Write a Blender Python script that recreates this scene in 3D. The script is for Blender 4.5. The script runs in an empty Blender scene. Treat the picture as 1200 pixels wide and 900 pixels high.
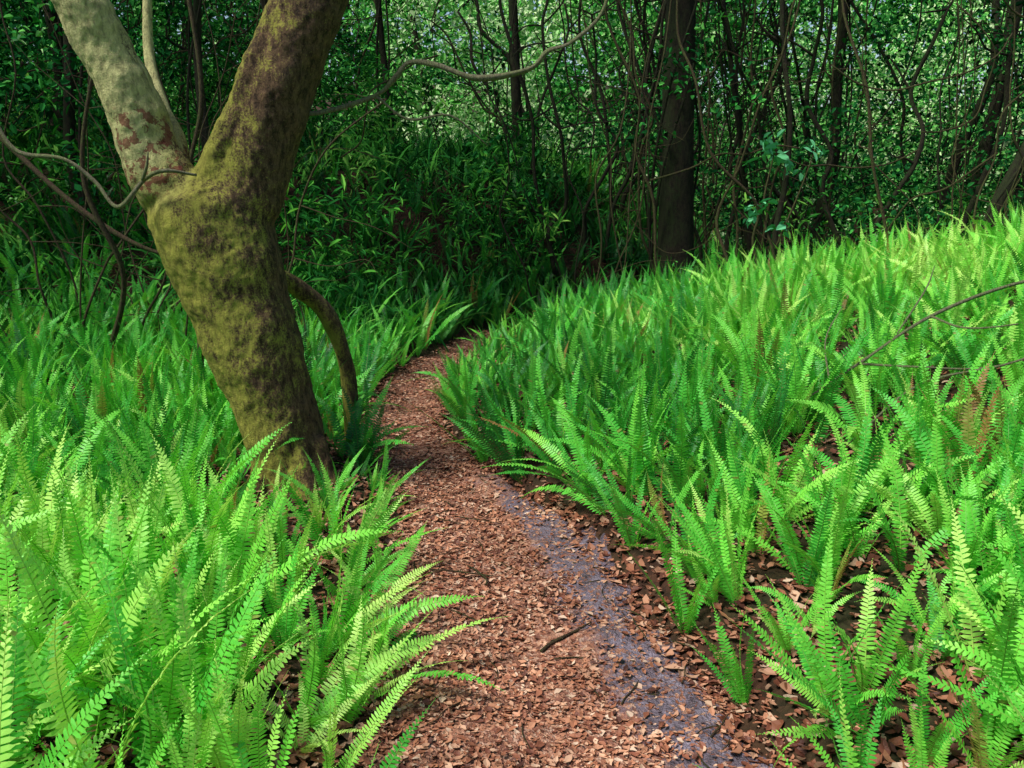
import bpy, math, random
import numpy as np
from mathutils import Vector, Matrix, Euler
rng=np.random.default_rng(7); random.seed(7)
scene=bpy.context.scene
scene.view_settings.view_transform='Standard'
try: scene.view_settings.look='None'
except: pass
scene.view_settings.exposure=0

# ---------------------------------------------------------------- noise / terrain
_T=rng.random((256,256))
def vnoise(x,y,f=1.0,o=0.0):
    x=np.asarray(x,float)*f+o+1000; y=np.asarray(y,float)*f+o*1.7+1000
    xi=np.floor(x).astype(int); yi=np.floor(y).astype(int)
    fx=x-xi; fy=y-yi; fx=fx*fx*(3-2*fx); fy=fy*fy*(3-2*fy)
    g=lambda a,b:_T[a%256,b%256]
    return (g(xi,yi)*(1-fx)+g(xi+1,yi)*fx)*(1-fy)+(g(xi,yi+1)*(1-fx)+g(xi+1,yi+1)*fx)*fy
def fbm(x,y,f=1.0,o=0.0):
    return .5*vnoise(x,y,f,o)+.3*vnoise(x,y,f*2.1,o+9)+.2*vnoise(x,y,f*4.3,o+21)
def sm(t):
    t=np.clip(t,0,1); return t*t*(3-2*t)
PY=np.array([-60,-4,0,2.15,2.6,3.17,4.06,4.69,5.5,6.7,7.7,8.5,9.0,9.5,10,11,13,200])
PX=np.array([.6,.5,.35,.18,.11,-.01,-.12,-.43,-.75,-.70,-.44,-.16,.15,.8,1.7,2.8,4.2,30])
PW=np.array([.6,.6,.6,.50,.48,.44,.33,.25,.24,.25,.28,.32,.34,.35,.4,.4,.4,.4])
yy=np.arange(-60,200,.05)
ker=np.exp(-np.linspace(-2,2,17)**2); ker/=ker.sum()
cxt=np.convolve(np.pad(np.interp(yy,PY,PX),8,mode='edge'),ker,'valid')
hwt=np.convolve(np.pad(np.interp(yy,PY,PW),8,mode='edge'),ker,'valid')
def cx(y): return np.interp(y,yy,cxt)
def hw(y): return np.interp(y,yy,hwt)
def H(x,y):
    x=np.asarray(x,float); y=np.asarray(y,float)
    d=x-cx(y); w=hw(y); dr=d-w; dl=-d-w
    fr=.05+.95*(1-sm((y-7)/4.5))
    hr=(.12*sm(dr/.18)+.18*np.minimum(np.maximum(dr-.1,0),6))*fr
    hl=.04*sm(dl/.3)+.07*np.minimum(np.maximum(dl,0),6)
    emb=1.30*sm(dl/3.4)*sm((y-6.6)/3.8)
    far=5.0*sm((np.hypot(x,y)-20)/40)
    n=(fbm(x,y,1.3)-.5)*.16*sm((np.abs(d)-w)/.5)+(vnoise(x,y,3.0,5)-.5)*.03
    dip=-.03*(1-sm(np.abs(d)/w))
    return np.where(d>0,hr,hl)+emb+far+n+dip

# ---------------------------------------------------------------- helpers
def new_mesh(name,V,F,mat=None,col=None,smooth=True,link=True,parent=None,coll=None):
    me=bpy.data.meshes.new(name)
    me.from_pydata([tuple(v) for v in V],[],[tuple(f) for f in F]); me.update()
    if smooth: me.polygons.foreach_set('use_smooth',[True]*len(me.polygons))
    if col is not None:
        a=me.color_attributes.new('fcol','FLOAT_COLOR','POINT')
        a.data.foreach_set('color',np.asarray(col,dtype=np.float32).ravel())
    ob=bpy.data.objects.new(name,me)
    if mat: me.materials.append(mat)
    if coll: coll.objects.link(ob)
    elif link: scene.collection.objects.link(ob)
    if parent: ob.parent=parent
    return ob
def fast_mesh(name,V,F,mat,col=None,smooth=True,parent=None):
    me=bpy.data.meshes.new(name); me.vertices.add(len(V)); me.vertices.foreach_set('co',V.astype(np.float32).ravel())
    k=F.shape[1]; me.loops.add(F.size); me.loops.foreach_set('vertex_index',F.astype(np.int32).ravel())
    me.polygons.add(len(F)); me.polygons.foreach_set('loop_start',np.arange(0,F.size,k,dtype=np.int32))
    me.update(calc_edges=True)
    me.polygons.foreach_set('use_smooth',[bool(smooth)]*len(me.polygons))
    if col is not None:
        a=me.color_attributes.new('fcol','FLOAT_COLOR','POINT'); a.data.foreach_set('color',col.astype(np.float32).ravel())
    me.materials.append(mat)
    ob=bpy.data.objects.new(name,me); scene.collection.objects.link(ob)
    if parent: ob.parent=parent
    return ob
def eulmats(R):
    cxx,sx=np.cos(R[:,0]),np.sin(R[:,0]); cy,sy=np.cos(R[:,1]),np.sin(R[:,1]); cz,sz=np.cos(R[:,2]),np.sin(R[:,2])
    M=np.empty((len(R),3,3))
    M[:,0,0]=cy*cz; M[:,0,1]=sx*sy*cz-cxx*sz; M[:,0,2]=cxx*sy*cz+sx*sz
    M[:,1,0]=cy*sz; M[:,1,1]=sx*sy*sz+cxx*cz; M[:,1,2]=cxx*sy*sz-sx*cz
    M[:,2,0]=-sy; M[:,2,1]=sx*cy; M[:,2,2]=cxx*cy
    return M
def bake(name,P,R,S,T,K,vs,mat,parent=None,smooth=False):
    """merge many small copies of the variant meshes vs=[(V,F,t)] into ONE mesh; tone -> fcol.b"""
    P=np.asarray(P,float);R=np.asarray(R,float);S=np.asarray(S,float);T=np.asarray(T,float);K=np.asarray(K)
    VV=[];FF=[];CC=[];off=0; rnd=rng.random(len(P))
    for k,(v,f,t) in enumerate(vs):
        ix=np.where(K==k)[0]
        if not len(ix): continue
        M=eulmats(R[ix]); w=np.einsum('nij,vj->nvi',M,v)*S[ix][:,None,None]+P[ix][:,None,:]
        n,m=len(ix),len(v); VV.append(w.reshape(-1,3))
        FF.append((f[None]+(off+np.arange(n)*m)[:,None,None]).reshape(-1,f.shape[1])); off+=n*m
        c=np.zeros((n,m,4)); c[:,:,0]=t[None]; c[:,:,2]=T[ix][:,None]; c[:,:,3]=rnd[ix][:,None]; CC.append(c.reshape(-1,4))
    return fast_mesh(name,np.vstack(VV),np.vstack(FF),mat,np.vstack(CC),smooth,parent)
class NB:
    def __init__(s,name):
        s.m=bpy.data.materials.new(name); s.m.use_nodes=True; s.t=s.m.node_tree; s.t.nodes.clear()
        s.out=s.n('ShaderNodeOutputMaterial')
    def n(s,ty,**k):
        nd=s.t.nodes.new(ty)
        for a,b in k.items(): setattr(nd,a,b)
        return nd
    def l(s,a,b): s.t.links.new(a,b)
    def setin(s,sock,v):
        if hasattr(v,'is_linked') : s.l(v,sock)
        else: sock.default_value=v
    def noise(s,vec,scale,detail=4,rough=.6,out='Fac'):
        nd=s.n('ShaderNodeTexNoise'); s.l(vec,nd.inputs['Vector']); nd.inputs['Scale'].default_value=scale
        nd.inputs['Detail'].default_value=detail; nd.inputs['Roughness'].default_value=rough
        return nd.outputs[out]
    def ramp(s,fac,stops):
        nd=s.n('ShaderNodeValToRGB'); s.setin(nd.inputs[0],fac); e=nd.color_ramp.elements
        while len(e)<len(stops): e.new(.5)
        for i,(p,c) in enumerate(stops):
            e[i].position=p; e[i].color=(c[0],c[1],c[2],1) if not isinstance(c,(int,float)) else (c,c,c,1)
        return nd.outputs[0]
    def mix(s,fac,a,b,bt='MIX'):
        nd=s.n('ShaderNodeMix',data_type='RGBA',blend_type=bt)
        s.setin(nd.inputs[0],fac)
        for i,v in ((6,a),(7,b)):
            if isinstance(v,tuple): v=(v[0],v[1],v[2],1)
            s.setin(nd.inputs[i],v)
        return nd.outputs[2]
    def math(s,op,a,b=0.0,clamp=False):
        nd=s.n('ShaderNodeMath',operation=op,use_clamp=clamp); s.setin(nd.inputs[0],a); s.setin(nd.inputs[1],b); return nd.outputs[0]
    def bump(s,h,st,dist=.02):
        nd=s.n('ShaderNodeBump'); nd.inputs['Strength'].default_value=st; nd.inputs['Distance'].default_value=dist; s.l(h,nd.inputs['Height']); return nd.outputs[0]
    def finish(s,color,rough=.8,spec=.3,normal=None,transl=0,tcol=None,simple=False):
        if simple:
            p=s.n('ShaderNodeBsdfDiffuse'); s.setin(p.inputs[0],color)
            if normal is not None: s.l(normal,p.inputs['Normal'])
        else:
            p=s.n('ShaderNodeBsdfPrincipled'); s.setin(p.inputs['Base Color'],color); s.setin(p.inputs['Roughness'],rough)
            p.inputs['Specular IOR Level'].default_value=spec
            if normal is not None: s.l(normal,p.inputs['Normal'])
        if transl>0:
            tr=s.n('ShaderNodeBsdfTranslucent'); s.setin(tr.inputs[0],tcol if tcol is not None else color)
            mx=s.n('ShaderNodeMixShader'); mx.inputs[0].default_value=transl
            s.l(p.outputs[0],mx.inputs[1]); s.l(tr.outputs[0],mx.inputs[2]); s.l(mx.outputs[0],s.out.inputs[0])
        else: s.l(p.outputs[0],s.out.inputs[0])
        return s.m

def leaf_material(name,stops,dead=(.20,.09,.03),transl=.35,rough=.45,spec=.35,boost=(1.3,1.35,.7),simple=False,baked=False):
    b=NB(name)
    fc=b.n('ShaderNodeAttribute',attribute_name='fcol')
    sp=b.n('ShaderNodeSeparateColor'); b.l(fc.outputs['Color'],sp.inputs[0])
    if baked: tone=sp.outputs[2]
    else:
        at=b.n('ShaderNodeAttribute',attribute_name='tone',attribute_type='INSTANCER'); tone=at.outputs['Fac']
    v=b.math('ADD',tone,b.math('MULTIPLY',b.math('SUBTRACT',sp.outputs[0],.5),.46),baked)
    if not baked:
        g=b.n('ShaderNodeNewGeometry'); nz=b.noise(g.outputs['Position'],6,1)
        v=b.math('ADD',v,b.math('MULTIPLY',b.math('SUBTRACT',nz,.5),.35))
        oi=b.n('ShaderNodeObjectInfo')
        v=b.math('ADD',v,b.math('MULTIPLY',b.math('SUBTRACT',oi.outputs['Random'],.5),.34),True)
    c=b.ramp(v,stops)
    if not baked: c=b.mix(sp.outputs[1],c,dead)
    tc=b.mix(1.0,c,(boost[0],boost[1],boost[2]),'MULTIPLY')
    return b.finish(c,rough,spec,None,transl,tc,simple)

def bark_material(name,dark,mid,moss,mossamt,limb=None,scale=1.0):
    b=NB(name); g=b.n('ShaderNodeNewGeometry'); pos=g.outputs['Position']
    mp=b.n('ShaderNodeMapping'); b.l(pos,mp.inputs[0]); mp.inputs['Scale'].default_value=(1,1,.4)
    n1=b.noise(mp.outputs[0],34*scale,8,.8); n2=b.noise(pos,4.5*scale,6,.7); n3=b.noise(pos,110*scale,5,.75)
    c=b.mix(b.ramp(n1,[(.40,0),(.60,1)]),dark,mid)
    c=b.mix(b.math('MULTIPLY',b.ramp(n3,[(.55,0),(.68,1)]),.55),c,tuple(v*1.9 for v in mid))
    sx=b.n('ShaderNodeSeparateXYZ'); b.l(g.outputs['Normal'],sx.inputs[0])
    side=b.math('MULTIPLY',b.math('MULTIPLY',sx.outputs[0],-1.0),.19)  # more moss on left-facing bark; also paints in the limb's lit left edge
    m=b.math('ADD',n2,side); m=b.math('ADD',m,b.math('MULTIPLY',b.math('SUBTRACT',n3,.5),.95)); m=b.math('ADD',m,mossamt-.5)
    m=b.math('ADD',m,b.math('MULTIPLY',b.math('SUBTRACT',n1,.5),.65))
    if limb:
        s2=b.n('ShaderNodeSeparateXYZ'); b.l(pos,s2.inputs[0])
        lz=b.math('MULTIPLY',b.math('SUBTRACT',s2.outputs[2],1.40),4.0,True)
        lx=b.math('MULTIPLY',b.math('SUBTRACT',-1.45,s2.outputs[0]),5.0,True)
        lm=b.math('MULTIPLY',lz,lx)
        m=b.math('ADD',m,b.math('MULTIPLY',lm,.26))
        moss_c=b.mix(lm,moss,limb)
        rz=b.math('MULTIPLY',b.math('SUBTRACT',s2.outputs[2],1.45),2.5,True)
        rx=b.math('MULTIPLY',b.math('SUBTRACT',s2.outputs[0],-1.36),5.0,True)
        m=b.math('SUBTRACT',m,b.math('MULTIPLY',b.math('MULTIPLY',rz,rx),.22))
        lo=b.math('MULTIPLY',b.math('SUBTRACT',.85,s2.outputs[2]),1.2,True)
        m=b.math('SUBTRACT',m,b.math('MULTIPLY',lo,.09))
    else: moss_c=moss
    mm=b.ramp(m,[(.42,0),(.60,1)])
    mc=b.mix(b.ramp(n1,[(.38,.0),(.58,1)]),b.mix(.6,moss_c,dark),moss_c)
    c=b.mix(b.math('MULTIPLY',mm,.92),c,mc)
    if limb:
        dd=b.n('ShaderNodeVectorMath',operation='DISTANCE'); b.l(pos,dd.inputs[0]); dd.inputs[1].default_value=(-1.68,4.18,1.68)
        r=b.math('SUBTRACT',1.0,b.math('DIVIDE',dd.outputs['Value'],.26),True)
        rm=b.ramp(b.math('MULTIPLY',r,b.ramp(b.noise(pos,17,5,.7),[(.50,0),(.57,1)])),[(.1,0),(.3,1)])
        c=b.mix(b.math('MULTIPLY',rm,.8),c,(.22,.035,.03))
    h=b.math('ADD',n1,b.math('MULTIPLY',n3,.7))
    return b.finish(c,.8,.25,b.bump(h,1.0,.025))

# ---------------------------------------------------------------- materials
GR=[(0,(.008,.060,.016)),(.3,(.024,.22,.032)),(.55,(.085,.52,.050)),(.8,(.24,.75,.072)),(1,(.55,.87,.18))]
M_fern=leaf_material('fern_green',GR,dead=(.34,.17,.06),transl=.27,boost=(1.15,1.15,.75))
M_strap=leaf_material('strap_leaf_green',[(0,(.006,.038,.010)),(.4,(.024,.16,.028)),(.7,(.11,.40,.05)),(1,(.38,.66,.13))],simple=True,transl=0,baked=True)
M_leaf=leaf_material('forest_leaf_green',[(0,(.004,.028,.010)),(.35,(.016,.13,.030)),(.6,(.08,.42,.07)),(.8,(.32,.80,.18)),(1,(.78,.96,.55))],transl=0,simple=True,baked=True)
M_sap=leaf_material('sapling_leaf',[(0,(.08,.32,.15)),(1,(.16,.5,.24))],transl=0,simple=True,baked=True)
M_bark=bark_material('mossy_bark',(.042,.023,.012),(.25,.145,.075),(.46,.45,.07),.59,limb=(.86,.83,.36))
M_bark2=bark_material('dark_bark',(.012,.009,.006),(.05,.034,.02),(.03,.045,.012),.44)
M_vine=bark_material('vine_bark',(.03,.018,.010),(.15,.09,.05),(.11,.13,.035),.46,scale=3)
M_pale=bark_material('pale_vine_bark',(.14,.13,.07),(.42,.37,.24),(.30,.35,.14),.5,scale=3)
def litter_mat():
    b=NB('leaf_litter')
    at=b.n('ShaderNodeAttribute',attribute_name='fcol'); sp=b.n('ShaderNodeSeparateColor'); b.l(at.outputs['Color'],sp.inputs[0])
    c1=b.ramp(at.outputs['Alpha'],[(0,(.10,.035,.022)),(.2,(.27,.09,.05)),(.45,(.49,.20,.105)),(.7,(.64,.31,.18)),(.9,(.74,.45,.29)),(1,(.80,.60,.44))])
    c=b.mix(1.0,c1,b.ramp(sp.outputs[2],[(0,(.25,.18,.15)),(1,(1.0,1,1))]),'MULTIPLY')
    return b.finish(c,.6,.3,None,0)
M_lit=litter_mat()
def ground_mat():
    b=NB('forest_floor'); g=b.n('ShaderNodeNewGeometry'); p=g.outputs['Position']
    n1=b.noise(p,9,6,.7); n2=b.noise(p,40,5,.7); n3=b.noise(p,1.2,3)
    vo=b.n('ShaderNodeTexVoronoi'); b.l(p,vo.inputs['Vector']); vo.inputs['Scale'].default_value=45
    hs=b.n('ShaderNodeSeparateColor'); b.l(vo.outputs['Color'],hs.inputs[0])
    c=b.ramp(n1,[(.3,(.016,.009,.006)),(.55,(.05,.024,.014)),(.75,(.11,.05,.028))])
    c=b.mix(b.math('MULTIPLY',hs.outputs[0],.4),c,(.15,.065,.035))
    c=b.mix(b.ramp(n3,[(.40,0),(.60,.7)]),c,(.016,.03,.008))
    h=b.math('ADD',n2,b.math('MULTIPLY',vo.outputs['Distance'],1.0))
    return b.finish(c,.9,.2,b.bump(h,.8,.03))
M_ground=ground_mat()
def path_mat():
    b=NB('path_soil'); g=b.n('ShaderNodeNewGeometry'); p=g.outputs['Position']
    at=b.n('ShaderNodeAttribute',attribute_name='fcol'); sp=b.n('ShaderNodeSeparateColor'); b.l(at.outputs['Color'],sp.inputs[0])
    n1=b.noise(p,14,6,.7); n2=b.noise(p,70,5,.75); n3=b.noise(p,4.5,7,.78); n4=b.noise(p,160,3,.7)
    w=b.n('ShaderNodeVectorMath',operation='ADD'); b.l(p,w.inputs[0]); 
    nn=b.n('ShaderNodeTexNoise'); b.l(p,nn.inputs['Vector']); nn.inputs['Scale'].default_value=60
    sc=b.n('ShaderNodeVectorMath',operation='SCALE'); b.l(nn.outputs['Color'],sc.inputs[0]); sc.inputs['Scale'].default_value=.03; b.l(sc.outputs[0],w.inputs[1])
    vo=b.n('ShaderNodeTexVoronoi'); b.l(w.outputs[0],vo.inputs['Vector']); vo.inputs['Scale'].default_value=85
    hs=b.n('ShaderNodeSeparateColor'); b.l(vo.outputs['Color'],hs.inputs[0])
    chips=b.ramp(hs.outputs[0],[(0,(.16,.06,.04)),(.4,(.35,.14,.08)),(.75,(.50,.24,.15)),(1,(.62,.38,.27))])
    soil=b.ramp(n1,[(.3,(.06,.045,.055)),(.5,(.19,.15,.19)),(.75,(.42,.36,.45))])
    soil=b.mix(b.ramp(n4,[(.45,0),(.7,.7)]),soil,(.05,.03,.035))
    soil=b.mix(b.ramp(hs.outputs[1],[(.72,0),(.78,.9)]),soil,chips)
    m=b.math('ADD',sp.outputs[0],b.math('MULTIPLY',b.math('SUBTRACT',n3,.5),1.9))
    mk=b.ramp(m,[(.33,0),(.63,1)])
    c=b.mix(mk,chips,soil)
    c=b.mix(b.ramp(n2,[(.5,0),(.75,.6)]),c,(.09,.04,.03))
    h=b.math('ADD',b.math('MULTIPLY',n2,.8),b.math('ADD',n1,b.math('MULTIPLY',vo.outputs['Distance'],.8)))
    return b.finish(c,b.ramp(mk,[(0,.85),(1,.42)]),.4,b.bump(h,.8,.02))
M_path=path_mat()

# ---------------------------------------------------------------- ground + path
def axis(segs):
    out=[]
    for a,b_,st in segs: out+=list(np.arange(a,b_,st))
    return np.array(out)
xs=axis([(-200,-40,16),(-40,-10,2),(-10,-4,.3),(-4,4.5,.05),(4.5,10,.25),(10,40,2),(40,201,16)])
ys=axis([(-120,-20,12),(-20,-1,1),(-1,1,.2),(1,10.5,.05),(10.5,16,.2),(16,40,2),(40,260,16)])
X,Y=np.meshgrid(xs,ys); Z=H(X,Y); nx,ny=len(xs),len(ys)
V=np.stack([X,Y,Z],-1).reshape(-1,3)
I=np.arange(nx*ny).reshape(ny,nx)
F=np.stack([I[:-1,:-1],I[:-1,1:],I[1:,1:],I[1:,:-1]],-1).reshape(-1,4)
fast_mesh('ground',V,F,M_ground)
py=np.arange(-6,10.6,.035); us=np.linspace(-1,1,36)
PYg,U=np.meshgrid(py,us,indexing='ij')
edge=1.12+.16*(vnoise(PYg,U*0+3,3.5)-.5)*2
PXg=cx(PYg)+U*hw(PYg)*edge
PZ=H(PXg,PYg)+.014-.02*sm((np.abs(U)-.85)/.15)+(fbm(PXg,PYg,9,3)-.5)*.035
def bare_mask(u,y): return sm((u-.05)/.65)*sm((5.0-y)/1.0)*.90
bare=bare_mask(U,PYg)
col=np.stack([bare,bare*0,bare*0,bare*0+1],-1).reshape(-1,4)
V=np.stack([PXg,PYg,PZ],-1).reshape(-1,3); I=np.arange(len(py)*len(us)).reshape(len(py),len(us))
F=np.stack([I[:-1,:-1],I[:-1,1:],I[1:,1:],I[1:,:-1]],-1).reshape(-1,4)
fast_mesh('dirt_path',V,F,M_path,col)

# ---------------------------------------------------------------- scatter by geometry nodes (ferns only)
def scatter(name,P,R,S,T,K,coll,parent=None):
    P=np.asarray(P,np.float32); n=len(P)
    me=bpy.data.meshes.new(name); me.vertices.add(n); me.vertices.foreach_set('co',P.ravel())
    a=me.attributes.new('rot','FLOAT_VECTOR','POINT'); a.data.foreach_set('vector',np.asarray(R,np.float32).ravel())
    a=me.attributes.new('scl','FLOAT','POINT'); a.data.foreach_set('value',np.asarray(S,np.float32))
    a=me.attributes.new('tone','FLOAT','POINT'); a.data.foreach_set('value',np.asarray(T,np.float32))
    a=me.attributes.new('vidx','INT','POINT'); a.data.foreach_set('value',np.asarray(K,np.int32))
    ob=bpy.data.objects.new(name,me); scene.collection.objects.link(ob)
    if parent: ob.parent=parent
    ng=bpy.data.node_groups.new(name+'_gn','GeometryNodeTree')
    ng.interface.new_socket('Geometry',in_out='INPUT',socket_type='NodeSocketGeometry')
    ng.interface.new_socket('Geometry',in_out='OUTPUT',socket_type='NodeSocketGeometry')
    N=ng.nodes; gi=N.new('NodeGroupInput'); go=N.new('NodeGroupOutput')
    ip=N.new('GeometryNodeInstanceOnPoints'); ci=N.new('GeometryNodeCollectionInfo')
    ci.inputs['Collection'].default_value=coll; ci.inputs['Separate Children'].default_value=True; ci.inputs['Reset Children'].default_value=True
    def na(nm,ty):
        q=N.new('GeometryNodeInputNamedAttribute'); q.data_type=ty; q.inputs['Name'].default_value=nm
        return [o for o in q.outputs if o.enabled and o.name=='Attribute'][0]
    L=ng.links
    L.new(gi.outputs[0],ip.inputs['Points']); L.new(ci.outputs[0],ip.inputs['Instance']); ip.inputs['Pick Instance'].default_value=True
    L.new(na('vidx','INT'),ip.inputs['Instance Index'])
    e=N.new('FunctionNodeEulerToRotation'); L.new(na('rot','FLOAT_VECTOR'),e.inputs[0]); L.new(e.outputs[0],ip.inputs['Rotation'])
    L.new(na('scl','FLOAT'),ip.inputs['Scale']); L.new(ip.outputs[0],go.inputs[0])
    m=ob.modifiers.new('scatter','NODES'); m.node_group=ng
    return ob

# ---------------------------------------------------------------- ferns
def add_frond(V,F,C,L,e0,curl,W,az,roll,n,rs,dead):
    s=np.linspace(0,1,n+1); el=e0-curl*s**1.3
    ds=L/n; sway=rs.uniform(-.4,.4)
    a=az+sway*s**1.5
    T=np.stack([np.cos(el)*np.cos(a),np.cos(el)*np.sin(a),np.sin(el)],-1)
    P=np.vstack([[0,0,0],np.cumsum(T[:-1]*ds,0)])+np.array([math.cos(az),math.sin(az),0])*.015
    tint=rs.random()
    S0=np.stack([-np.sin(a),np.cos(a),0*a],-1); N0=np.cross(T,S0)
    rl=roll*s[:,None]; S=S0*np.cos(rl)+N0*np.sin(rl); N=np.cross(T,S)
    base=len(V); r=.002
    idx=list(range(0,n+1,5));
    if idx[-1]!=n: idx.append(n)
    for i in idx:
        rr=r*(1.3-s[i])
        for k in range(3):
            q=k*2.094; V.append(P[i]+S[i]*rr*math.cos(q)+N[i]*rr*math.sin(q)); C.append((tint,max(dead,.3),0,1))
    for j in range(len(idx)-1):
        for k in range(3):
            F.append((base+j*3+k,base+j*3+(k+1)%3,base+j*3+3+(k+1)%3,base+j*3+3+k))
    for i in range(2,n+1):
        si=s[i]; w=W*min(1,.35+si*4.5)*max(.10,(1-si**2.6))
        fa=.12+.75*si**3
        for sg in (-1,1):
            if rs.random()<.02: continue
            ln=w*rs.uniform(.88,1.05); f=fa+rs.uniform(-.07,.07)
            D=S[i]*sg*math.cos(f)+T[i]*math.sin(f)+N[i]*rs.uniform(.0,.22); D/=np.linalg.norm(D)
            Bv=np.cross(N[i],D); Bv/=np.linalg.norm(Bv); hwid=min(ds*.40,ln*.3)
            nn=np.cross(D,Bv)
            tw=rs.uniform(-.25,.25); Bt=Bv*math.cos(tw)+nn*math.sin(tw)
            o=P[i]+T[i]*(0 if sg>0 else ds*.5)
            b=len(V); dr=-N[i]*ln*rs.uniform(.05,.25)
            V.extend([o-Bv*hwid*.95,o+Bv*hwid*.95,o+D*ln*.65+Bt*hwid*.85+dr*.3,o+D*ln*.65-Bt*hwid*.85+dr*.3,o+D*ln+dr])
            dd=dead if dead>0 else (.6 if rs.random()<.006 else 0)
            tt=min(1,tint*.8+.25*si)
            C.extend([(tt,dd,0,1)]*5)
            F.append((b,b+1,b+2,b+3)); F.append((b+3,b+2,b+4))
c_fern=bpy.data.collections.new('fern_variants')
NUP,NAR=14,10
for i in range(NUP+NAR):
    rs=np.random.default_rng(140+i); V=[];F=[];C=[]
    arch=i>=NUP
    m=rs.integers(5,9) if not arch else rs.integers(4,8); a0=rs.random()*6.28
    for k in range(m):
        if arch: L=rs.uniform(.38,.64); e0=math.radians(rs.uniform(42,82)); curl=math.radians(rs.uniform(30,85))
        else: L=rs.uniform(.32,.60); e0=math.radians(rs.uniform(58,89)); curl=math.radians(rs.uniform(5,45))
        az=a0+k*2.4+rs.uniform(-.4,.4)
        dead=rs.uniform(.6,1) if rs.random()<.018 else 0
        add_frond(V,F,C,L,e0,curl,rs.uniform(.028,.041)*(L/.45)**.6,az,rs.uniform(-.9,.9),int(L/.0135),rs,dead)
    new_mesh('fern_%02d'%i,V,F,M_fern,C,coll=c_fern,smooth=False)

def jitter_grid(x0,x1,y0,y1,st):
    gx,gy=np.meshgrid(np.arange(x0,x1,st),np.arange(y0,y1,st)); 
    x=gx.ravel()+rng.uniform(-.5,.5,gx.size)*st; y=gy.ravel()+rng.uniform(-.5,.5,gx.size)*st; return x,y
x,y=jitter_grid(-7,8,.2,14.5,.148)
d=x-cx(y); w=hw(y); dr=d-w; dl=-d-w
n=fbm(x,y,2.3,40)
right=(dr>.0+.08*vnoise(x,y,2.5,8))&((n>.315)|(y>5.5)|((dr<.55)&(n>.27)))
right&=~((np.hypot((x-1.95)/.50,(y-4.1)/.28)<1)&(rng.random(len(x))<.75))
right&=~((y<2.9)&(dr<.20)&(rng.random(len(x))<.5))
right&=~((dr>.3)&(rng.random(len(x))<.06))
left=(dl>.03+.10*vnoise(x,y,2.5,9))&((n>.32)|(y>5))
left&=~((y<3.6)&(dl<.15)&(rng.random(len(x))<.3))
emb=left&(y>7.4)&(dl>.6)
keep=(right|left)&~(emb&((rng.random(len(x))<.35)|(n<.42)))
keep&=np.hypot(x+1.12,y-4.38)>.25
tb=(np.hypot((x+1.02)/.5,(y-4.0)/.5)<1)
keep&=~(tb&(rng.random(len(x))<.45))
keep&=~((y>10)&(rng.random(len(x))<.4))
keep&=~((y<6)&(rng.random(len(x))<.06))
x,y,dr,dl,d,tb=x[keep],y[keep],dr[keep],dl[keep],d[keep],tb[keep]
z=H(x,y)-.01
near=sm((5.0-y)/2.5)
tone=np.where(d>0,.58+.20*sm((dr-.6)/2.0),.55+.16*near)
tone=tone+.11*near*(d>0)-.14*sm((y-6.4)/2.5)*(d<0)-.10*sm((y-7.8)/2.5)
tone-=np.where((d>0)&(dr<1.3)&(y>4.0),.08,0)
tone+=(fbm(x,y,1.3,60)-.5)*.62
scl=.60+.56*rng.random(len(x)); scl*=np.where((d>0)&(y>3.5),.98,1.0)*np.where((np.abs(d)<1.0)&(y<3.6),.86,1.0)
scl*=np.where((dl>0)&(y<3.4)&(dl>.5),1.14,1.0)*np.where(tb,.62,1)
scl*=np.where((dr>0)&(dr<.5)&(y>5.6)&(y<9),.68,1.0)
tx=rng.normal(0,.16,len(x)); ty=rng.normal(0,.16,len(x))
lf=1-.8*sm((y-5.2)/.8)
lean=(np.where((dr>0)&(dr<.28),-.36,0)+np.where((dl>0)&(dl<.28),.36,0))*lf
def spin_tilt(tx,ty,az):
    R=np.empty((len(tx),3))
    for i in range(len(tx)):
        e=(Euler((tx[i],ty[i],0)).to_matrix()@Matrix.Rotation(az[i],3,'Z')).to_euler(); R[i]=(e.x,e.y,e.z)
    return R
R=spin_tilt(tx,ty+lean,rng.random(len(x))*6.28)
pa=np.where((y<4.2)|((d>0)&(dr>1.4)),.27,.12)
K=np.where(rng.random(len(x))<pa,rng.integers(NUP,NUP+NAR,len(x)),rng.integers(0,NUP,len(x)))
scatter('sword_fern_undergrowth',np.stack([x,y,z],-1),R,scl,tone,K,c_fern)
print('ferns',len(x))

# ---------------------------------------------------------------- strap-leaved undergrowth
vs=[]
for i in range(8):
    rs=np.random.default_rng(300+i); V=[];F=[];C=[]
    for k in range(rs.integers(12,20)):
        L=rs.uniform(.25,.65); e=math.radians(rs.uniform(30,88)); cu=math.radians(rs.uniform(50,140)); az=rs.random()*6.28; W=rs.uniform(.006,.016); n=6
        p=np.array([rs.normal(0,.06),rs.normal(0,.06),rs.uniform(0,.15)]); S=np.array([-math.sin(az),math.cos(az),0]); t=rs.random(); b=len(V)
        for j in range(n+1):
            s=j/n; w=W*(math.sin(math.pi*min(.98,.12+s*.86))**.7)
            V.extend([p-S*w,p+S*w]); C.extend([t,t])
            a=e-cu*s**1.4; p=p+np.array([math.cos(a)*math.cos(az),math.cos(a)*math.sin(az),math.sin(a)])*L/n
            if j: F.append((b+2*j-2,b+2*j-1,b+2*j+1,b+2*j))
    vs.append((np.array(V),np.array(F),np.array(C)))
x,y=jitter_grid(-11,8,6.3,16,.28)
d=x-cx(y); w=hw(y); dl=-d-w; dr=d-w
keep=((dl>.3)&(y>7.2+.4*vnoise(x,y,1,3)))|((dr>.2)&(y>9)&(rng.random(len(x))<.35))|((x<-3.3)&(y>6))
x,y=x[keep],y[keep]
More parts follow.
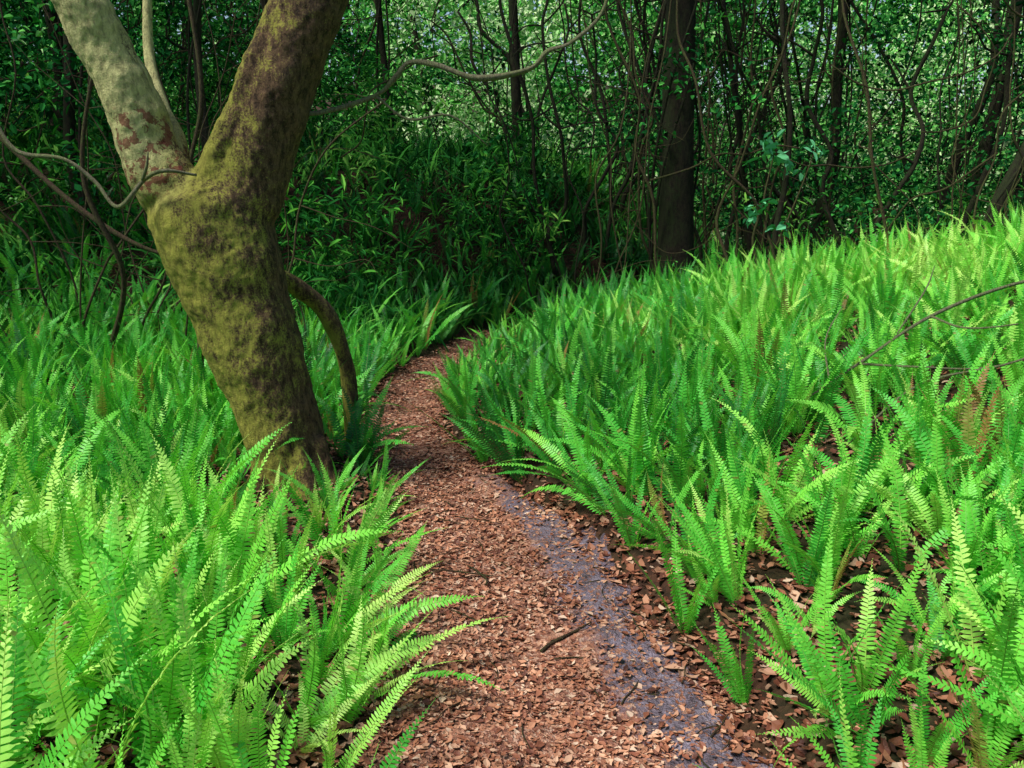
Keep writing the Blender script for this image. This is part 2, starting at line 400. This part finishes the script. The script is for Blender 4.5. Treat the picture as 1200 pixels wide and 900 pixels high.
bake('grassy_undergrowth',np.stack([x,y,H(x,y)-.01],-1),spin_tilt(rng.normal(0,.35,len(x)),rng.normal(0,.35,len(x)),rng.random(len(x))*6.28),rng.uniform(.4,1.15,len(x)),np.clip(.42+(fbm(x,y,1.1,30)-.5)*1.3,0,1),rng.integers(0,8,len(x)),vs,M_strap)

# ---------------------------------------------------------------- leaf litter
vs=[]
for i in range(12):
    rs=np.random.default_rng(500+i); L=rs.uniform(.014,.034); W=L*rs.uniform(.2,.36); V=[];F=[]
    cl=rs.uniform(-.5,.9); cw=rs.uniform(.0,.5)
    for j in range(5):
        s=j/4; w=W*math.sin(math.pi*min(.97,max(.04,s)))**.8; xx=(s-.5)*L; zc=cl*(s-.5)**2*L
        for q in (-1,0,1): V.append((xx+rs.normal(0,.0011),q*w+rs.normal(0,.0016),zc+abs(q)*w*cw+.002))
        if j:
            b=(j-1)*3; F+= [(b,b+1,b+4,b+3),(b+1,b+2,b+5,b+4)]
    vs.append((np.array(V),np.array(F),np.zeros(len(V))))
def litpts(n,x0,x1,y0,y1,fn):
    x=rng.uniform(x0,x1,n); y=y0+(y1-y0)*rng.random(n)**1.5; k=rng.random(n)<fn(x,y); return x[k],y[k]
def fpath(x,y):
    u=(x-cx(y))/hw(y)
    p=np.where(np.abs(u)<1.2,1.0,0.0)
    b=bare_mask(u,y)+(fbm(x,y,4.5,77)-.5)*1.5
    return p*(1-.86*sm((b-.25)/.45))
x1,y1=litpts(150000,-1.5,1.2,1.3,9.3,fpath)
def fbank(x,y):
    d=np.abs(x-cx(y))-hw(y); return np.where(d>-.05,.95*np.exp(-np.maximum(d,0)/2.0),0)
x2,y2=litpts(95000,-3,4.5,1.2,7.5,fbank)
def pts_rot(x,y,up,tn):
    R=np.stack([rng.normal(0,.25,len(x)),rng.normal(0,.25,len(x)),rng.random(len(x))*6.28],-1)
    return np.stack([x,y,H(x,y)+up+rng.random(len(x))*.010],-1),R,rng.uniform(.4,1.15,len(x))**1.3,tn
patch=.75+.5*(fbm(x1,y1,2.5,99)-.5)*2
P1,R1,S1,T1=pts_rot(x1,y1,.012,np.clip(patch*(.60+.4*rng.random(len(x1))),0,1))
P2,R2,S2,T2=pts_rot(x2,y2,.006,.15+.55*rng.random(len(x2))); S2=S2*1.7
bake('leaf_litter',np.vstack([P1,P2]),np.vstack([R1,R2]),np.hstack([S1,S2]),np.hstack([T1,T2]),rng.integers(0,12,len(x1)+len(x2)),vs,M_lit)
print('litter',len(x1),len(x2))

# ---------------------------------------------------------------- tubes
def catmull(P,n):
    P=np.asarray(P,float); Q=np.vstack([2*P[0]-P[1],P,2*P[-1]-P[-2]]); out=[]
    for i in range(1,len(Q)-2):
        for t in np.linspace(0,1,n,endpoint=False):
            a,b,c,d=Q[i-1],Q[i],Q[i+1],Q[i+2]
            out.append(.5*((2*b)+(-a+c)*t+(2*a-5*b+4*c-d)*t*t+(-a+3*b-3*c+d)*t**3))
    out.append(Q[-2]); return np.array(out)
def tube(V,F,pts,rad,seg=6,sides=10,lump=.0,rs=rng):
    D=catmull(np.column_stack([np.asarray(pts,float),np.asarray(rad,float)]),seg); P=D[:,:3]; r=np.maximum(D[:,3],.0015)
    T=np.gradient(P,axis=0); T/=np.linalg.norm(T,axis=1)[:,None]
    up=np.array([0.0,1,0]) if abs(T[0][1])<.8 else np.array([1.0,0,0]); base=len(V)
    ph=rs.random()*6.28
    for i in range(len(P)):
        s=np.cross(T[i],up); s/=np.linalg.norm(s); up=np.cross(s,T[i])
        for k in range(sides):
            a=2*math.pi*k/sides
            rr=r[i]*(1+lump*(math.sin(2*a+ph+i*.13)*.5+math.sin(3*a+i*.21)*.5+.6*math.sin(i*.5+ph)))
            V.append(P[i]+rr*(s*math.cos(a)+up*math.sin(a)))
    for i in range(len(P)-1):
        for k in range(sides):
            a=base+i*sides; F.append((a+k,a+(k+1)%sides,a+sides+(k+1)%sides,a+sides+k))
    F.append(tuple(base+k for k in range(sides))[::-1]); F.append(tuple(base+(len(P)-1)*sides+k for k in range(sides)))

# ---------------------------------------------------------------- main forked tree
def empty(name,loc=(0,0,0)):
    e=bpy.data.objects.new(name,None); scene.collection.objects.link(e); e.empty_display_size=.2; return e
tree=empty('forked_tree')
V=[];F=[]
tube(V,F,[(-1.08,4.35,-.35),(-1.11,4.35,.0),(-1.14,4.35,.2),(-1.185,4.35,.43),(-1.28,4.35,.78),(-1.39,4.35,1.18),(-1.46,4.35,1.42),(-1.49,4.35,1.56)],
     [.24,.205,.195,.203,.235,.262,.265,.15],10,28,.03)
tube(V,F,[(-1.45,4.36,1.25),(-1.56,4.33,1.45),(-1.66,4.3,1.62),(-1.74,4.28,1.91),(-1.85,4.25,2.2),(-1.97,4.2,2.53),(-2.2,4.1,3.2),(-2.6,3.9,4.1),(-2.8,3.9,5.2)],
     [.15,.158,.14,.122,.118,.11,.09,.07,.03],10,20,.05)
tube(V,F,[(-1.42,4.36,1.2),(-1.34,4.38,1.4),(-1.25,4.4,1.62),(-1.10,4.42,1.98),(-.945,4.45,2.35),(-.75,4.5,2.85),(-.5,4.7,3.6),(-.2,5.0,4.6),(0,5.1,5.8)],
     [.18,.2,.19,.168,.17,.15,.12,.09,.03],10,24,.04)
tube(V,F,[(-1.50,4.30,1.40),(-1.42,4.27,1.57),(-1.32,4.27,1.75),(-1.20,4.31,2.02),(-1.08,4.36,2.3),(-.95,4.42,2.6)],[.06,.062,.055,.05,.045,.03],8,12,.05)
for a,l in ((-.4,.30),(1.2,.25),(2.6,.28),(3.9,.32),(5.2,.3)):
    bx,by=-1.11+.13*math.cos(a),4.35+.13*math.sin(a); ex,ey=-1.11+l*math.cos(a)*1.1,4.35+l*math.sin(a)*1.1
    tube(V,F,[(bx,by,.30),(-1.11+.19*math.cos(a),4.35+.19*math.sin(a),.10),(ex,ey,-.06)],[.05,.07,.03],6,10,.05)
for (px_,py_,pz_,rr_) in ((-1.60,4.17,1.55,.06),(-1.38,4.13,1.46,.055),(-1.30,4.15,1.0,.05),(-1.72,4.17,1.83,.04),(-1.07,4.28,1.95,.045),(-1.2,4.17,.62,.045)):
    tube(V,F,[(px_,py_+.10,pz_),(px_,py_+.05,pz_),(px_,py_+.01,pz_+.005)],[rr_,rr_,rr_*.6],5,12,.15)
tr=new_mesh('trunk_and_limbs',V,F,M_bark,parent=tree)
m=tr.modifiers.new('r','REMESH'); m.mode='VOXEL'; m.voxel_size=.012; m.use_smooth_shade=True
m=tr.modifiers.new('s','SMOOTH'); m.factor=.5; m.iterations=7
tx_=bpy.data.textures.new('barkclouds','CLOUDS'); tx_.noise_scale=.14
m=tr.modifiers.new('d','DISPLACE'); m.texture=tx_; m.strength=.028; m.mid_level=.5; m.texture_coords='GLOBAL'
tx2=bpy.data.textures.new('barkfine','CLOUDS'); tx2.noise_scale=.03; tx2.noise_depth=3
m=tr.modifiers.new('d2','DISPLACE'); m.texture=tx2; m.strength=.013; m.texture_coords='GLOBAL'
V=[];F=[]
tube(V,F,[(-1.36,4.5,1.12),(-1.24,4.75,1.05),(-1.12,4.85,.95),(-1.03,4.9,.84),(-.965,4.95,.64),(-.935,5.0,.42),(-.93,5.02,.0),(-.93,5.02,-.1)],[.05,.05,.045,.048,.045,.045,.05,.05],8,12,.08)
tube(V,F,[(-1.55,4.3,1.5),(-1.56,4.36,1.72),(-1.68,4.5,1.9),(-1.8,4.7,2.2),(-1.78,4.8,2.8)],[.04,.035,.03,.025,.015],8,10,.05)
new_mesh('side_shoots',V,F,M_bark,parent=tree)
V=[];F=[]
tube(V,F,[(-1.08,4.4,1.86),(-.9,4.45,1.87),(-.655,4.5,1.95),(-.56,4.5,2.03),(-.487,4.5,2.1),(-.35,4.5,2.085),(-.163,4.5,2.03),(.08,4.5,2.07),(.17,4.5,2.15),(.28,4.5,2.19),(.42,4.5,2.32),(.43,4.5,2.5),(.3,4.6,3.2),(-.2,4.9,4.4)],
     [.015,.011,.011,.014,.012,.012,.013,.012,.011,.010,.009,.009,.009,.009],8,8,.2)
tube(V,F,[(-.655,4.5,1.95),(-.5,4.5,1.84),(-.3,4.55,1.86),(-.12,4.6,1.72)],[.007,.006,.005,.003],6,6,.1)
new_mesh('long_twisted_branch',V,F,M_pale,parent=tree)
V=[];F=[]
tube(V,F,[(-1.42,4.14,1.58),(-1.53,4.06,1.60),(-1.64,4.1,1.56),(-1.77,4.1,1.44),(-1.87,4.12,1.55),(-1.99,4.1,1.65),(-2.2,4.1,1.69),(-2.30,4.1,1.9),(-2.36,4.1,2.1),(-2.5,4.1,2.5),(-2.5,4.1,3.3),(-2.4,4.0,4.0)],[.007,.009,.010,.009,.009,.009,.009,.009,.01,.01,.01,.01],8,8,.15)
tube(V,F,[(-1.64,4.08,1.56),(-1.60,4.04,1.62),(-1.585,4.03,1.68)],[.008,.007,.003],5,6,.1)
new_mesh('climbing_vine',V,F,M_pale,parent=tree)

# ---------------------------------------------------------------- leaf clusters
def leafvar(cnt,nl,R,sz,seed,asp=(.22,.34)):
    out=[]
    for i in range(cnt):
        rs=np.random.default_rng(700+i+seed); V=[];F=[];C=[]
        for k in range(nl):
            p=rs.normal(0,1,3); p=p/np.linalg.norm(p)*R*rs.random()**.5; p[2]*=.7
            L=sz*rs.uniform(.6,1.3); W=L*rs.uniform(*asp)
            q=np.array(Euler((rs.normal(0,.6),rs.normal(.3,.5),rs.random()*6.28)).to_matrix()); t=rs.random(); b=len(V)
            for v in ((0,0,0),(L*.35,-W,.01),(L*.75,-W*.7,0),(L,0,-L*.15),(L*.75,W*.7,0),(L*.35,W,.01)):
                V.append(p+q@np.array(v)); C.append(t)
            F.extend([(b,b+1,b+2,b+3),(b+3,b+4,b+5,b)])
        out.append((np.array(V),np.array(F),np.array(C)))
    return out
v_leaf=leafvar(12,34,.38,.085,0); v_big=leafvar(8,90,1.0,.20,50); v_sap=leafvar(3,12,.13,.12,90)
v_lance=leafvar(8,30,.34,.14,120,(.07,.12))
def rotr(n): return np.stack([rng.normal(0,.4,n),rng.normal(0,.4,n),rng.random(n)*6.28],-1)

# ---------------------------------------------------------------- background trees
def make_tree(x,y,r,h,lean=(0,0),wig=.15,name='forest_tree',mat=M_bark2,crown=22,vines=2):
    root=empty(name); z0=float(H(x,y)); V=[];F=[]; n=9; pts=[];rad=[]
    ph=random.random()*6; amp=wig*1.6
    for i in range(n+1):
        s=i/n; pts.append((x+lean[0]*s*h+amp*math.sin(ph+s*7)-amp*math.sin(ph)+random.uniform(-wig,wig)*.4*(s>0),y+lean[1]*s*h+random.uniform(-wig,wig)*(s>0),z0-.2+s*h)); rad.append(r*(1.25 if i==0 else 1-.75*s))
    tube(V,F,pts,rad,7,12,.06)
    cp=[]
    for k in range(7):
        j=random.choice([4,5,6,7]); p=np.array(pts[j]); a=random.random()*6.28; l=random.uniform(1.0,2.4)
        e=p+np.array([math.cos(a)*l,math.sin(a)*l,random.uniform(.3,1.4)]); mid=(p+e)/2+np.array([0,0,random.uniform(-.3,.5)])
        tube(V,F,[p,mid,e],[rad[j]*.4,rad[j]*.25,.01],6,7,.05); cp+= [mid,e]
    for k in range(vines):
        a0=random.random()*6.28; q=[]
        for i in range(8):
            s=i/7; c=np.array([np.interp(s*n*.7,range(n+1),[p[j] for p in pts]) for j in range(3)]); rr=r*1.1+.02+.12*abs(math.sin(s*5+a0))
            q.append(c+np.array([math.cos(a0+s*5)*rr,math.sin(a0+s*5)*rr,0]))
        tube(V,F,q,[random.uniform(.008,.016)]*8,6,6,.1)
    new_mesh('trunk',V,F,mat,parent=root)
    P=[]
    for k in range(crown):
        c=random.choice(cp+[pts[-1],pts[-2]]); P.append(np.array(c)+rng.normal(0,.55,3))
    P=np.array(P); P=P[P[:,2]>3.6] if y<12 else P
    if len(P): bake('crown_foliage',P,rotr(len(P)),rng.uniform(.8,1.5,len(P)),.45+.35*(rng.random(len(P))-.5),rng.integers(0,12,len(P)),v_leaf,M_leaf,parent=root)
for a in [(1.95,10.5,.23,9,(.004,0),.04),(.14,13,.08,9,(-.01,0),.06),(-1.5,12,.05,8,(.01,0),.08),(4.75,9.2,.07,8,(-.02,0),.24),
          (4.3,13,.10,9,(0,0),.1),(-2.55,8.2,.05,7,(.03,0),.12),(-3.9,8.6,.06,8,(-.02,0),.15),
          (5.6,12,.07,9,(.02,0),.15),(3.1,11.2,.045,7,(-.04,0),.15),(-5,10,.10,9,(0,0),.12),
          (-3.2,13,.08,9,(0,0),.12),(7,14,.12,10,(-.01,0),.12)]:
    make_tree(*a)
V=[];F=[]
for k in range(30):
    x=random.uniform(-20,22); y=random.uniform(15.5,32); r=random.uniform(.03,.10); z0=float(H(x,y))-.3; l=random.uniform(-1.2,1.2)
    tube(V,F,[(x,y,z0),(x+l*.4+random.uniform(-.2,.2),y,z0+2.5),(x+l+random.uniform(-.2,.2),y,z0+5),(x+l*1.5,y,z0+11)],[r*1.2,r,r*.8,r*.3],6,7,.05)
new_mesh('distant_tree_trunks',V,F,M_bark2)

# forest foliage
def box(n,x0,x1,y0,y1,z0,z1): return np.stack([rng.uniform(x0,x1,n),rng.uniform(y0,y1,n),rng.uniform(z0,z1,n)],-1)
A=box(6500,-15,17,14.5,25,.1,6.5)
B=box(2200,-9,11,9.8,15,.4,4.5)
shade_canopy=np.vstack([box(1700,-12,12,9.3,15,4.8,8.0),box(180,-9,-1.0,6.8,9.5,4.8,7)])  # out-of-frame canopy added to shade the understory and left bank
D=box(600,-9,-3.0,7.2,12,.8,4.5)
B=B[(fbm(B[:,0],B[:,2]*1.5+B[:,1]*.4,.9,11)>.50)&~((B[:,0]>-3.4)&(B[:,0]<1.2)&(rng.random(len(B))<.7))]
A=A[fbm(A[:,0],A[:,2]*1.6+A[:,1]*.3,.45,15)>.36]
sun_gap=(np.abs(shade_canopy[:,0]+2.4)<3.0)&(shade_canopy[:,1]>11)  # holes in the added canopy, letting sun through to the background
sun_gap|=(np.abs(shade_canopy[:,0]-5.0)<1.8)&(shade_canopy[:,1]>11.5)
shade_canopy=shade_canopy[(fbm(shade_canopy[:,0],shade_canopy[:,1],.7,25)>.42)&~sun_gap]
for q in (A,B,D): q[:,2]+=H(q[:,0],q[:,1])*.8
P=np.vstack([A,B,shade_canopy,D])
painted_glow=np.exp(-((A[:,0]+.6)/3.2)**2)*.46*sm((A[:,2]-.8)/1.5)+np.exp(-((A[:,0]-8.5)/2.5)**2)*.32  # sunlit brightness at centre and right painted into the leaf tone
t=np.concatenate([.40+painted_glow+1.4*(fbm(A[:,0],A[:,2]*1.3,.8,31)-.5),.34+.5*(rng.random(len(B))-.5),.45+.0*shade_canopy[:,0],.36+.4*(rng.random(len(D))-.5)])
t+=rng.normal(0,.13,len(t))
s=np.concatenate([rng.uniform(.8,1.5,len(A)),rng.uniform(.6,1.0,len(B)),rng.uniform(1,1.8,len(shade_canopy)),rng.uniform(.6,1.0,len(D))])
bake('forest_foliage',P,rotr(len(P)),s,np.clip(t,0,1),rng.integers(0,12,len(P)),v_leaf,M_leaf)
print('clumps',len(P))
Lc=np.vstack([box(900,-9,.3,7.6,11.5,.15,1.3),box(260,1.5,8,9.5,13,.2,1.3)])
dd_=np.abs(Lc[:,0]-cx(Lc[:,1]))-hw(Lc[:,1]); Lc=Lc[(dd_>.5)&(fbm(Lc[:,0],Lc[:,1],1.2,88)>.46)]
Lc[:,2]=H(Lc[:,0],Lc[:,1])+Lc[:,2]
bake('shrub_undergrowth',Lc,rotr(len(Lc)),rng.uniform(.6,1.1,len(Lc)),np.clip(.48+rng.normal(0,.18,len(Lc)),0,1),rng.integers(0,8,len(Lc)),v_lance,M_strap)
E=np.vstack([box(1600,-26,28,25,33,0,12),box(160,-16,-8,-4,9,.8,9),box(160,10,17,-4,12,1.2,9)]); E[:,2]+=H(E[:,0],E[:,1])*.9
te=.52+np.exp(-((E[:,0]+1)/6)**2)*.34+1.1*(fbm(E[:,0],E[:,2],.35,44)-.5)+rng.normal(0,.1,len(E))  # paler towards the centre: sunlit look put into the distant leaf colour
bake('distant_forest',E,rotr(len(E)),rng.uniform(.9,1.6,len(E)),np.clip(te,0,1),rng.integers(0,8,len(E)),v_big,M_leaf)

# hanging vines / tangle
def wander(V,F,x,y,z0,z1,amp,r,n=9,twigs=0):
    pts=[];px,pyy=x,y; dx=random.uniform(-.2,.2)
    for i in range(n):
        s=i/(n-1); px+=dx+random.gauss(0,amp); pyy+=random.gauss(0,amp*.6); pts.append((px,pyy,z0+(z1-z0)*s+random.gauss(0,.06)))
    tube(V,F,pts,[r*(1.1-.5*i/(n-1)) for i in range(n)],5,6,.1)
    for k in range(twigs):
        p=np.array(random.choice(pts[2:])); a=random.choice([0,math.pi])+random.gauss(0,.6); l=random.uniform(.3,1.0)
        q=[p]; e=random.uniform(-.3,1.0)
        for i in range(3):
            p=p+np.array([math.cos(a)*math.cos(e),math.sin(a)*.5*math.cos(e),math.sin(e)])*l/3; a+=random.gauss(0,.3); e+=random.gauss(0,.3); q.append(p)
        tube(V,F,q,[r*.5,r*.4,r*.3,.0015],4,5,.1)
V=[];F=[]
for k in range(80):
    x=random.choice([random.uniform(-6,7),random.uniform(1.2,5),random.uniform(-6,-2.2)]); y=random.uniform(8,14)
    wander(V,F,x,y,float(H(x,y))-.1,random.uniform(3.5,6),random.uniform(.05,.17),random.choice([.005,.006,.008,.010,.016]),9,3)
for k in range(60):
    x=random.choice([random.uniform(-6,-1.5),random.uniform(1,6)]); y=random.uniform(8.2,12); z=float(H(x,y))+random.uniform(.3,2.8); pts=[]; a=random.uniform(-.8,.8); st=random.uniform(.15,.35)
    sg=random.choice([-1,1])
    for i in range(7):
        pts.append((x,y,z)); x+=sg*st*math.cos(a); z+=st*math.sin(a); y+=random.gauss(0,.08); a+=random.gauss(0,.4)
    tube(V,F,pts,[random.choice([.004,.006,.008,.010])]*7,6,6,.1)
new_mesh('hanging_vines',V,F,M_vine)
V=[];F=[]
for k in range(105):
    x=random.choice([random.uniform(-7,8),random.uniform(.5,5)]); y=random.uniform(9.5,15)
    wander(V,F,x,y,float(H(x,y))-.1,random.uniform(3,6.5),random.uniform(.06,.18),random.choice([.006,.009,.014,.022,.032]),9,4)
new_mesh('tangled_understory_stems',V,F,M_bark2)
V=[];F=[]
for p in ([(-2.9,6.2,.2),(-2.6,6.0,.9),(-2.75,5.9,1.6),(-2.5,5.9,2.6)],[(-1.75,5.2,.1),(-1.65,5.2,.7),(-1.8,5.3,1.3),(-2.1,5.5,1.5)],[(-2.0,5.6,.2),(-1.9,5.5,.8),(-1.55,5.4,1.2)],
          [(-1.5,5.0,.1),(-1.52,5.0,.5),(-1.7,5.1,.9),(-1.72,5.1,1.25)],[(-3.6,6.4,1.9),(-3.0,6.2,1.4),(-2.5,6.1,1.1),(-2.0,6.0,1.0)],[(-2.2,6.5,2.9),(-2.15,6.5,2.1),(-2.3,6.5,1.4),(-2.1,6.4,.3)]):
    tube(V,F,p,[.020,.018,.015,.010][:len(p)],8,8,.15)
for k in range(18):
    x=random.uniform(-3.6,-1.4); y=random.uniform(6.0,7.6); wander(V,F,x,y,float(H(x,y)),random.uniform(1.3,3.6),random.uniform(.05,.12),random.choice([.005,.007,.010]),7,3)
new_mesh('dead_stems',V,F,M_vine)

# sapling with pale leaves
sap=empty('leafy_sapling'); V=[];F=[]; z0=float(H(2.45,8.3))
tube(V,F,[(2.45,8.3,z0-.1),(2.42,8.3,.8),(2.3,8.35,1.25),(2.38,8.4,1.75)],[.015,.012,.01,.005],6,6)
tube(V,F,[(2.42,8.3,.9),(2.6,8.3,1.4),(2.72,8.3,1.78)],[.01,.008,.004],6,6); tube(V,F,[(2.3,8.35,1.25),(2.2,8.3,1.3)],[.007,.004],4,5)
new_mesh('stem',V,F,M_vine,parent=sap)
P=np.array([(2.38,8.4,1.75),(2.25,8.3,1.3),(2.72,8.3,1.78),(2.45,8.3,1.1),(2.2,8.3,1.2),(2.55,8.35,1.6),(2.3,8.3,1.85)])
bake('leaves',P,rotr(7),[1.1,1,.9,.8,.8,.7,.7],[.5,.6,.5,.2,.5,.5,.6],np.array([0,1,2,0,1,2,0]),v_sap,M_sap,parent=sap)

# fallen twigs on the path and the dead branch on the right bank
V=[];F=[]
def gpt(x,y,u): return (x,y,float(H(x,y))+u)
def stick(x,y,a,l,r,u=.03):
    pts=[];
    for i in range(5):
        pts.append(gpt(x,y,u)); x+=math.cos(a)*l/4; y+=math.sin(a)*l/4; a+=random.gauss(0,.2)
    tube(V,F,pts,[r,r,r*.9,r*.8,r*.4],4,6,.15)
stick(.10,2.78,.9,.24,.006); stick(-.35,3.35,.1,.3,.004); stick(-.1,3.25,1.6,.2,.004)
for k in range(130):
    y=random.uniform(1.8,7.5); x=float(cx(y))+random.uniform(-1.15,1.25)*float(hw(y)); stick(x,y,random.random()*6.28,random.uniform(.05,.2),random.uniform(.0012,.003),.025)
new_mesh('fallen_twigs',V,F,M_vine)
V=[];F=[]
tube(V,F,[gpt(1.35,4.2,.14),gpt(1.7,4.3,.30),gpt(2.1,4.45,.40),gpt(2.6,4.6,.44),gpt(3.2,4.6,.48)],[.004,.007,.008,.009,.01],8,6,.15)
tube(V,F,[gpt(1.7,4.3,.30),gpt(1.9,4.1,.28),gpt(2.2,4.0,.27),gpt(2.6,3.95,.32)],[.006,.005,.004,.002],6,6,.1)
tube(V,F,[gpt(1.55,4.25,.23),gpt(1.6,4.5,.36),gpt(1.75,4.7,.46)],[.005,.004,.002],6,6,.1)
tube(V,F,[gpt(2.1,4.45,.40),gpt(2.2,4.25,.36),gpt(2.5,4.2,.36),gpt(2.8,4.25,.39)],[.006,.005,.003,.002],6,6,.1)
tube(V,F,[gpt(1.9,4.4,.35),gpt(2.15,4.65,.45),gpt(2.35,5.0,.46)],[.005,.004,.002],6,6,.1)
tube(V,F,[gpt(1.45,3.7,.12),gpt(1.8,3.85,.28),gpt(2.2,3.8,.34),gpt(2.7,3.95,.4)],[.003,.005,.005,.006],6,6,.1)
new_mesh('fallen_branch',V,F,M_pale)

# ---------------------------------------------------------------- light, camera
az_v=Vector((-.80,-.42)); el=math.radians(57)
sd=Vector((az_v.normalized().x*math.cos(el),az_v.normalized().y*math.cos(el),math.sin(el)))
sun=bpy.data.lights.new('sun','SUN'); sun.energy=5.0; sun.angle=math.radians(16); sun.color=(1,.97,.90)
so=bpy.data.objects.new('sun',sun); so.rotation_euler=sd.to_track_quat('Z','Y').to_euler(); scene.collection.objects.link(so)
w=bpy.data.worlds.new('World'); scene.world=w; w.use_nodes=True; nt=w.node_tree
bg=nt.nodes['Background']; sky=nt.nodes.new('ShaderNodeTexSky'); sky.sky_type='NISHITA'; sky.sun_disc=False
sky.sun_elevation=el; sky.sun_rotation=math.atan2(sd.x,sd.y)%(2*math.pi); nt.links.new(sky.outputs[0],bg.inputs[0]); bg.inputs[1].default_value=.13
cam=bpy.data.cameras.new('camera'); cam.sensor_width=36; cam.lens=1050/1200*36; cam.clip_end=1000; cam.clip_start=.05
co=bpy.data.objects.new('camera',cam); co.location=(0,0,1.6); co.rotation_euler=(math.radians(90-13.4),0,0); scene.collection.objects.link(co)
scene.camera=co
